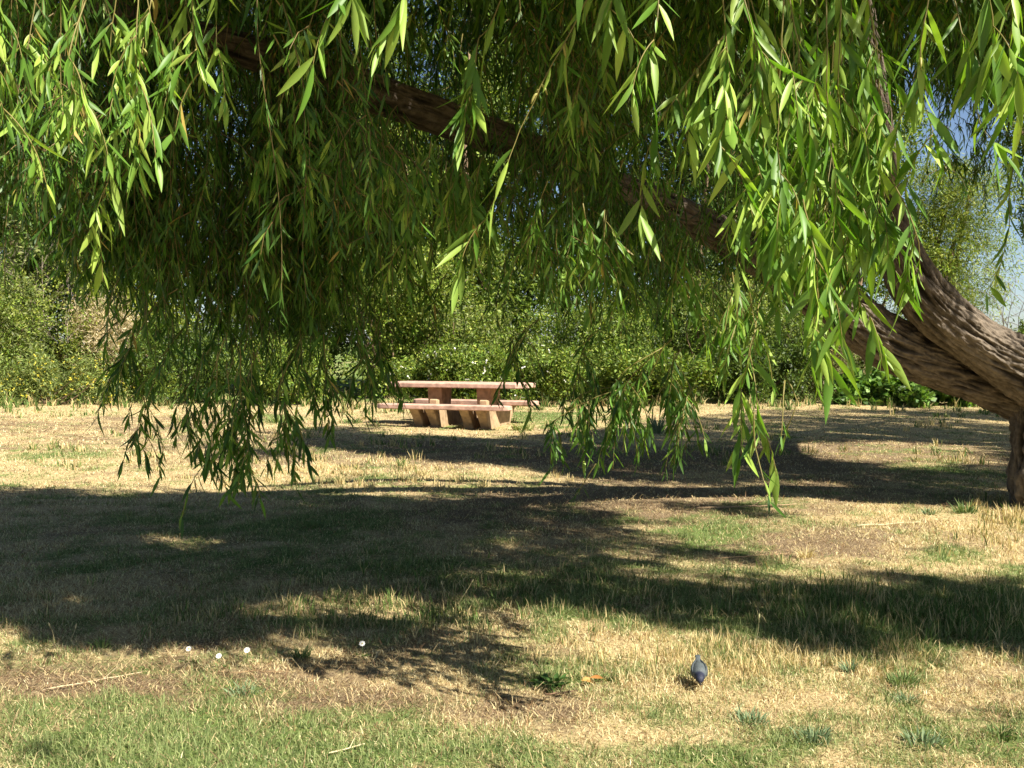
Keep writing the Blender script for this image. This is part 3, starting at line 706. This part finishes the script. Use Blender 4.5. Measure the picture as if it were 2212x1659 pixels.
def tuft(px, py, n, h, sp, cols, label, name='grass_tuft', cat='grass tuft', lean=.8, wd=.006, group='grass tufts standing out of the lawn'):
    g = ground_at(px, py); z = zg(g[0], g[1]); A = Acc()
    XY = g[None, :2] + np.clip(rng.normal(0, sp*.45, (n, 2)), -sp, sp); dv = XY - g[None, :2]; u = rng.random((n, 1)); c0, c1 = map(np.array, cols)
    blades(A, XY, rng.uniform(.5, 1, n)*h, np.full(n, wd)*rng.uniform(.7, 1.3, n), np.abs(rng.normal(lean, .3, n)), c0*(1-u)+c1*u, dirs=np.arctan2(dv[:, 1], dv[:, 0]) + rng.normal(0, .5, n))
    o = A.build(name, M_grass); return tag(o, label, cat, group)
GC = ((.07, .12, .035), (.20, .27, .09)); BC = ((.09, .15, .07), (.24, .31, .17)); DC = ((.40, .31, .15), (.68, .57, .32))
tuft(1835, 1452, 40, .10, .02, BC, 'grey green grass tuft at the left end of the shaded lobe')
tuft(1950, 1478, 110, .10, .06, GC, 'dark green tuft filling the shaded lobe on the right')
tuft(1960, 1515, 60, .07, .04, BC, 'low green tuft just below the shaded lobe')
tuft(1760, 1600, 130, .08, .065, BC, 'wide grey green tuft near the bottom edge, below the shaded lobe')
tuft(1620, 1560, 120, .07, .065, BC, 'spreading grey green tuft below and right of the bird')
tuft(1990, 1610, 120, .08, .07, BC, 'grey green tuft in the lower right corner region, right of the wide one')
tuft(2160, 1590, 80, .08, .05, GC, 'green tuft nearest the right corner of the lawn')
tuft(1420, 938, 90, .42, .10, ((.10, .15, .08), (.24, .30, .18)), 'spiky grey green tussock in the shade right of the picnic table', wd=.02, lean=.7)
tuft(680, 1135, 90, .10, .10, GC, 'small dark green tuft alone in the wide left shade', wd=.009)
tuft(2085, 1108, 60, .16, .07, GC, 'leafy green tuft at the foot of the trunk, left of dry stalks', wd=.011)
tuft(2005, 1108, 40, .10, .05, BC, 'pale green tuft on the edge of the trunk shade', wd=.01)
tuft(2190, 1118, 50, .19, .12, DC, 'tall dry straw tussock against the trunk', wd=.009, lean=.6)
tuft(220, 1400, 40, .09, .03, GC, 'small tuft with pale stalks at the left edge of the shade')
tuft(530, 1500, 90, .07, .07, BC, 'grey green tuft under the three white flowers')
tuft(650, 1420, 70, .10, .04, GC, 'dark tuft between the white flowers')
tuft(600, 912, 90, .25, .22, ((.11, .17, .05), (.24, .30, .10)), 'sunlit green tuft left of the picnic table', wd=.02)
tuft(1130, 925, 120, .22, .16, ((.14, .20, .05), (.38, .38, .14)), 'bright grass tuft at the right foot of the picnic table', wd=.02)
tuft(760, 912, 70, .18, .20, GC, 'dark low tuft just left of the table benches', wd=.02)
tuft(1740, 1205, 70, .12, .05, DC, 'pale dry tuft on the sunlit soil above the right shade', wd=.009)
tuft(1310, 1470, 60, .07, .03, GC, 'green tuft beside the broad leaved weed')
# broad leaved weed, stalks, fallen leaf, sticks
g = ground_at(1195, 1482); weed = thing('broadleaf_weed', 'bright green broad leaved weed low in the grass left of the bird', 'weed', (g[0], g[1], zg(g[0], g[1])))
A = Acc(); n = 42; a = rng.uniform(0, 6.28, n); rr = rng.uniform(.01, .075, n)
leaves(A, np.column_stack([np.cos(a)*rr, np.sin(a)*rr*.8, rng.uniform(.005, .03, n)]), np.stack([np.cos(a), np.sin(a), rng.uniform(.0, .7, n)], 1), rng.normal(0, .3, (n, 3)) + [0, 0, 1], rng.uniform(.035, .06, n), rng.uniform(.018, .028, n), np.array([.07, .14, .035])*rng.uniform(.7, 1.4, (n, 1)), rng.uniform(-.2, .2, n), True); A.build('leaves', M_bush, weed)
A = Acc()
for k in range(8): tube(A, [(0, 0, 0), (math.cos(k)*.03, math.sin(k)*.03, .015), (math.cos(k)*.06, math.sin(k)*.05, .012)], .0015, (.11, .17, .05), 4)
A.build('stem', M_grass, weed)
def stalk(px, py, px2, py2, label, r=.002, colr=(.5, .42, .22), head=True, fork=0):
    g = ground_at(px, py); top = at(px2, py2, g[1]+.02); A = Acc(); z = zg(g[0], g[1]); root = np.array([g[0], g[1], z])
    P = spline(np.array([root, root*.45+top*.55+[.005, 0, .004], top]), 14); tube(A, P, np.linspace(r, r*.6, 14), colr, 5)
    o = A.build('seed_stalk', M_twig); tag(o, label, 'dry stalk', 'dry stalks standing in the lawn')
    if head:
        B = Acc(); T = nrm(P[-1]-P[-3]); tube(B, [P[-1]-T*.004, P[-1]+T*.006, P[-1]+T*.014, P[-1]+T*.022], [r, r*2.4, r*2.0, r*.5], np.array(colr)*1.1, 6); B.build('seed_head', M_twig, o)
stalk(985, 1305, 1019, 1258, 'pale forked looking stalk leaning right in the shade below the table', .0022)
stalk(962, 1303, 955, 1262, 'thin upright stalk left of the leaning one in the shade')
stalk(1292, 1455, 1285, 1398, 'tall seed stalk standing left of the bird', .0018, (.40, .40, .2))
stalk(1630, 1395, 1640, 1335, 'thin seed stalk in the lit gap right of the bird', .0018, (.42, .4, .2))
stalk(118, 1390, 108, 1352, 'short pale stalk at the far left of the shade', .0016)
stalk(150, 1388, 163, 1356, 'short pale stalk just right of its neighbour at far left', .0016)
def stick(px, py, px2, py2, label, r=.004, colr=(.40, .36, .22)):
    a, b = ground_at(px, py), ground_at(px2, py2); t = np.linspace(0, 1, 12)[:, None]; P = a*(1-t) + b*t
    P[:, 2] = hgt(P[:, :2]) + r + .012; P[:, :2] += (fbm(np.c_[t*4, t*0 + px], 2, 77)[:, None]-.5)*.05
    A = Acc(); tube(A, P, np.linspace(r, r*.6, 12), colr, 7)
    m = P[6]; d = P[7]-P[5]; tube(A, [m, m + d*1.2 + np.array([-d[1], d[0], .02])*1.1], [r*.6, r*.25], colr, 5)
    tag(A.build('fallen_stick', M_twig), label, 'stick', 'fallen sticks on the lawn')
stick(90, 1497, 310, 1457, 'long pale stick on bare litter at far left', .0032, (.44, .35, .22))
stick(470, 1460, 620, 1452, 'thin brown stick below the three white flowers', .003, (.26, .17, .09))
stick(1500, 1105, 1720, 1095, 'stick on the sunlit bare soil in mid lawn', .007, (.35, .25, .15))
stick(1850, 1145, 1990, 1130, 'pale stick on the soil towards the trunk', .006)
stick(1180, 1508, 1245, 1500, 'short dark stick beneath the broad leaved weed', .004, (.16, .10, .06))
stick(1540, 1210, 1720, 1200, 'thin stick along the upper rim of the right shade', .004, (.4, .27, .15))
stick(700, 1635, 800, 1612, 'pale straw stick on the green grass at the bottom', .003, (.6, .5, .3))
g = ground_at(1275, 1482); A = Acc()
leaves(A, np.array([[g[0]-.04, g[1], zg(g[0], g[1])+.02], [g[0], g[1]+.01, zg(g[0], g[1])+.03]]), np.array([[1, -.1, .25], [1, -.3, -.1]]), np.array([[0, -.5, 1], [0, -.4, 1.]]), np.array([.07, .06]), np.array([.03, .026]), np.array([[.50, .27, .08], [.42, .20, .06]]), np.array([-.5, .4]), True, .8)
tag(A.build('fallen_leaf', M_petal), 'curled orange dead leaf beside the broad leaved weed', 'leaf')

# ------------------------------------------------------------------ BUSHES AND TREES BEHIND
def foliage(acc, c, r, lobes, n, per, sr, leaf, cols, flat=.9, up=.3, aspect=.42, droop=0, fillz=False):
    """leaf sprays on the shells of many lobes that fill the ellipsoid c,r"""
    c = np.array(c, float); r = np.array(r, float)
    d = nrm(rng.normal(size=(lobes, 3))); lc = c + d*r*(rng.random((lobes, 1))**.45)*.86; lr = min(r.min(), 2.4)*rng.uniform(.30, .60, lobes)
    if c[2]-r[2] < .05 or fillz: zb_ = max(.05, c[2]-r[2]); lc[:, 2] = zb_ + rng.uniform(0, 1, lobes)*(c[2]+r[2]*.85 - lr*.5 - zb_); lc[:, :2] = c[:2] + (lc[:, :2]-c[:2])*1.1

    k = rng.integers(0, lobes, n); e = nrm(rng.normal(size=(n, 3)) + [0, -.25, .25])
    p = lc[k] + e*(lr[k]*rng.uniform(.6, 1.08, n))[:, None]
    p = p[p[:, 2] > .02]; e = e[:len(p)]; n = len(p)
    ax = nrm(e + rng.normal(0, .5, (n, 3)) + [0, 0, up])
    t = rng.random((n, per, 1)); P = p[:, None] + ax[:, None]*(t*sr) + rng.normal(0, sr*.22, (n, per, 3)); P[..., 2] -= droop*t[..., 0]
    D = ax[:, None]*.5 + rng.normal(0, .6, (n, per, 3)) + np.array([0, 0, -droop*1.6]); Nn = rng.normal(size=(n, per, 3)) + np.array([0, -.2, .7])
    P, D, Nn = P.reshape(-1, 3), D.reshape(-1, 3), Nn.reshape(-1, 3); N = len(P)
    tone = np.repeat(rng.random(n), per) ; C = np.array(cols, float)
    ci = rng.choice(len(C), N, p=None); CC = C[ci]*(.36+1.05*tone)[:, None]*rng.uniform(.85, 1.15, (N, 1))
    ok = P[:, 2] > .0
    P, D, Nn, CC = P[ok], D[ok], Nn[ok], CC[ok]; N = len(P); L = leaf*rng.uniform(.6, 1.3, N)
    D = nrm(D); S = nrm(np.cross(D, Nn)); w2 = (L*aspect*.5)[:, None]
    V = np.stack([P, P + D*(L*.45)[:, None] - S*w2, P + D*L[:, None], P + D*(L*.45)[:, None] + S*w2], 1)
    acc.add(V, [(np.arange(N)*4)[:, None] + np.arange(4)[None]], np.repeat(CC[:, None], 4, 1).reshape(-1, 3))
    return p
def stems(acc, base, targets, r0, color, k=6):
    for tgt in targets:
        b = np.array(base) + rng.normal(0, r0*2, 3)*[1, 1, 0]; m = b*.5 + tgt*.5 + rng.normal(0, np.linalg.norm(tgt-b)*.08, 3)
        P = spline(np.array([b, m, tgt]), 10); tube(acc, P, np.linspace(r0, r0*.25, 10), np.array(color)*rng.uniform(.7, 1.3), k)
def pxbox(x0, x1, ytop, Y, ybot=None, depth=None):
    a = at(x0, ytop, Y); b = at(x1, ytop, Y); zt = a[2]; zb = 0 if ybot is None else max(0, at(x0, ybot, Y)[2])
    rx = (b[0]-a[0])/2; rz = (zt-zb)/2
    return np.array([(a[0]+b[0])/2, Y, zb+rz]), np.array([rx, depth or max(.5, min(rx, 1.9)), rz])
def bush(name, label, cat, x0, x1, ytop, Y, cols, n=900, per=16, leaf=.09, ybot=None, lobes=26, sr=.3, droop=0, aspect=.42, group='shrubs along the far edge of the lawn', blossoms=None, trunk=False, depth=None, twigc=(.16, .11, .07), nst=9):
    c, r = pxbox(x0, x1, ytop, Y, ybot, depth); root = thing(name, label, cat, (c[0], c[1], 0), group)
    off = np.array([c[0], c[1], 0]); A = Acc(); p = foliage(A, c-off, r, lobes, n, per, sr, leaf, cols, droop=droop, aspect=aspect, fillz=trunk)
    A.build('crown' if trunk else 'foliage', M_bush, root)
    B = Acc(); tg = p[rng.integers(0, len(p), nst)]
    stems(B, (0, 0, -.05), tg, .14 if trunk else .03, twigc); B.build('trunk' if trunk else 'stem', M_bark if trunk else M_twig, root)
    if blossoms:
        bc, bn, bs = blossoms; D = Acc(); q = p[rng.integers(0, len(p), bn)] + rng.normal(0, .12, (bn, 3)); q[:, 1] -= .12
        dd = rng.normal(size=(bn, 3)); 
        for s_ in range(2): leaves(D, q, dd if s_ == 0 else -dd, rng.normal(size=(bn, 3)) + [0, -1, .5], np.full(bn, bs), np.full(bn, bs*.8), np.array(bc)*rng.uniform(.8, 1.2, (bn, 1)), np.zeros(bn))
        tag(D.build('blossoms', M_petal, root), kind='stuff')
    return root
def bare(name, label, x0, x1, ytop, Y, n, color, ybot=None, group='bare twiggy shrubs', r=.012, rec=3):
    c, rr = pxbox(x0, x1, ytop, Y, ybot); root = thing(name, label, 'bare shrub', (c[0], c[1], 0), group); A = Acc()
    def grow(b, d, L, r, lev):
        k = 7; P = [b]
        for i in range(k): d = nrm(d + rng.normal(0, .16, 3)); P.append(P[-1] + d*L/k)
        P = np.array(P); tube(A, P, np.linspace(r, r*.45, k+1), np.array(color)*rng.uniform(.7, 1.3), 4, False)
        if lev:
            for q in range(3): grow(P[rng.integers(3, k+1)], nrm(d + rng.normal(0, .55, 3)), L*rng.uniform(.4, .65), r*.5, lev-1)
    for i in range(n):
        b = np.array([rng.uniform(-rr[0], rr[0])*.6, rng.uniform(-.5, .5), max(0, c[2]-rr[2])]); grow(b, nrm(rng.normal(0, .35, 3) + [0, 0, 1.]), rr[2]*2*rng.uniform(.5, .8), r, rec)
    A.build('twigs', M_twig, root); return root
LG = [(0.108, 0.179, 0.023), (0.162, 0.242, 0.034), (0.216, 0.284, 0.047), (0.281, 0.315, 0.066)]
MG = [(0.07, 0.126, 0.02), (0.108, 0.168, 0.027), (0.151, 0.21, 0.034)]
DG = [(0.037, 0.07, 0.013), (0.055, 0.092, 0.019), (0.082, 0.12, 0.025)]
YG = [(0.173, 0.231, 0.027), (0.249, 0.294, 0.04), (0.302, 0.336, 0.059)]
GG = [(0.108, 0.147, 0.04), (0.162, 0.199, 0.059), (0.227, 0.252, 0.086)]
ST = [(.45, .37, .22), (.58, .49, .32), (.36, .28, .16)]
# near hedge line, left to right
bush('mustard_plants', 'mass of yellow flowering weeds at the left edge of the lawn', 'flowering weeds', -120, 300, 770, 24.6, [(.14, .20, .05), (.20, .26, .07), (.26, .30, .09)], n=900, per=18, leaf=.10, aspect=.25, lobes=34, depth=.8, blossoms=((.60, .52, .06), 650, .042), sr=.35)
bush('leafy_shrub', 'grey green shrub above the yellow flowers at far left', 'shrub', -220, 200, 590, 26.0, GG+LG, n=1900, lobes=34)
bush('dry_shrub', 'straw coloured dead shrub behind the yellow flowers', 'shrub', 120, 330, 655, 26.2, ST, n=520, per=14, leaf=.11, ybot=790, aspect=.2, lobes=18)
bush('leafy_shrub', 'dark green shrub to the right of the dead straw coloured one', 'shrub', 260, 520, 700, 25.8, MG+DG, n=1100)
bush('leafy_shrub', 'bright yellow green shrub rising behind the dead straw coloured one', 'shrub', 160, 430, 540, 28.5, YG, n=1300, leaf=.11)
bush('leafy_shrub', 'low green shrub behind the trailing strands left of the table', 'shrub', 470, 760, 730, 25.6, MG+LG, n=1200)
bush('leafy_shrub', 'tall light green shrub left of the table behind the opening', 'shrub', 720, 980, 500, 27.6, LG, n=1500, leaf=.10)
bush('bramble_hedge', 'long low bramble hedge with white blossoms right behind the table', 'hedge', 760, 1330, 755, 24.8, MG+LG, n=2600, lobes=60, depth=.9, blossoms=((.75, .74, .66), 170, .06), group=None)
bush('leafy_shrub', 'feathery green shrub behind the table, second from its left', 'shrub', 880, 1160, 600, 28.4, LG+GG, n=1500, leaf=.10)
bush('leafy_shrub', 'mid green shrub behind the right half of the table', 'shrub', 1110, 1400, 640, 27.2, MG+LG, n=1500)
bush('leafy_shrub', 'bright green shrub right of the white blossomed hedge', 'shrub', 1270, 1560, 770, 24.9, LG+MG, n=1300, leaf=.11)
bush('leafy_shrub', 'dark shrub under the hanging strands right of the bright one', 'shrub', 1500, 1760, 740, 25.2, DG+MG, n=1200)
bush('leafy_shrub', 'pale green shrub behind the dark one right of the table', 'shrub', 1380, 1720, 600, 28.0, LG+GG, n=1500)
bush('leafy_shrub', 'low broad leaved bright green shrub beneath the leaning limb', 'shrub', 1800, 2130, 800, 24.6, [(.08, .17, .03), (.13, .24, .04), (.17, .28, .06)], n=1000, leaf=.15, aspect=.7, lobes=26, depth=.7)
bush('dry_shrub', 'brown twiggy shrub behind the broad leaved plants', 'shrub', 1720, 1960, 715, 26.0, [(.20, .15, .08), (.30, .23, .12), (.16, .17, .07)], n=600, leaf=.09, aspect=.2)
bush('leafy_shrub', 'green shrub behind the trunk at the right edge', 'shrub', 2060, 2420, 690, 26.5, LG+MG, n=1400)
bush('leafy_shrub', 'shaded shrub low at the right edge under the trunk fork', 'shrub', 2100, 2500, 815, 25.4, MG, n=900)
bush('leafy_shrub', 'olive shrub under the limb, left of the brown twiggy one', 'shrub', 1640, 1860, 660, 27.0, MG+GG, n=1100)
# trees beyond
TG = 'trees beyond the hedge'
bush('broadleaf_tree', 'tall grey green tree at the far left edge beyond the shrubs', 'tree', -420, 170, -60, 31, GG+MG, n=6000, per=16, leaf=.15, depth=3, ybot=800, lobes=50, trunk=True, group=TG, sr=.45)
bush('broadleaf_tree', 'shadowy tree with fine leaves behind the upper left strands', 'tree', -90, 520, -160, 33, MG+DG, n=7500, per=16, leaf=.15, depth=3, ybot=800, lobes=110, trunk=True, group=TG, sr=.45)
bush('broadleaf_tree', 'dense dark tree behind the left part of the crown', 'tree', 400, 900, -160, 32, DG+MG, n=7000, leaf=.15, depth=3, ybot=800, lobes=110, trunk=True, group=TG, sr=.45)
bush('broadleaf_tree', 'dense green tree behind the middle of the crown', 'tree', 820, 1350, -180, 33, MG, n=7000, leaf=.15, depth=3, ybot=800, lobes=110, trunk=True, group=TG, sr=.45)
bush('broadleaf_tree', 'light green tree showing in the opening above the table', 'tree', 640, 1120, 120, 30.5, LG+MG, n=6000, leaf=.14, ybot=800, lobes=100, trunk=True, depth=2, group=TG, sr=.45)
bush('broadleaf_tree', 'dull green tree between the dark tree and the upright limb', 'tree', 1480, 1900, 100, 35, MG+DG, n=6000, leaf=.15, ybot=800, lobes=100, trunk=True, depth=2.5, group=TG, sr=.45)
bush('broadleaf_tree', 'dark tree behind the crown right of the middle', 'tree', 1260, 1740, -160, 32, DG+MG, n=7000, leaf=.15, depth=3, ybot=800, lobes=110, trunk=True, group=TG, sr=.45)
bush('broadleaf_tree', 'mid green tree behind the upright limb', 'tree', 1640, 1960, 60, 33, MG+LG, n=4500, leaf=.14, depth=2.5, ybot=800, lobes=50, trunk=True, group=TG, sr=.45)
bush('young_willow', 'light green drooping tree right of the upright limb, against blue sky', 'tree', 1930, 2180, 320, 29, LG+YG, n=3200, leaf=.13, ybot=760, lobes=60, trunk=True, group=TG, droop=.35, aspect=.18, sr=.4)
bush('broadleaf_tree', 'olive tree top at the right edge behind the light green one', 'tree', 2150, 2520, 200, 34, GG+MG, n=1700, leaf=.14, ybot=520, lobes=34, trunk=True, group=TG, sr=.45)
bare('bare_shrub', 'leafless grey shrub against the sky at the right edge', 2080, 2330, 520, 27.5, 16, (.20, .165, .14), ybot=760)
bare('bare_shrub', 'tangle of bare grey twigs at the far left between green shrubs', -20, 200, 500, 27.2, 14, (.22, .18, .14), ybot=740)
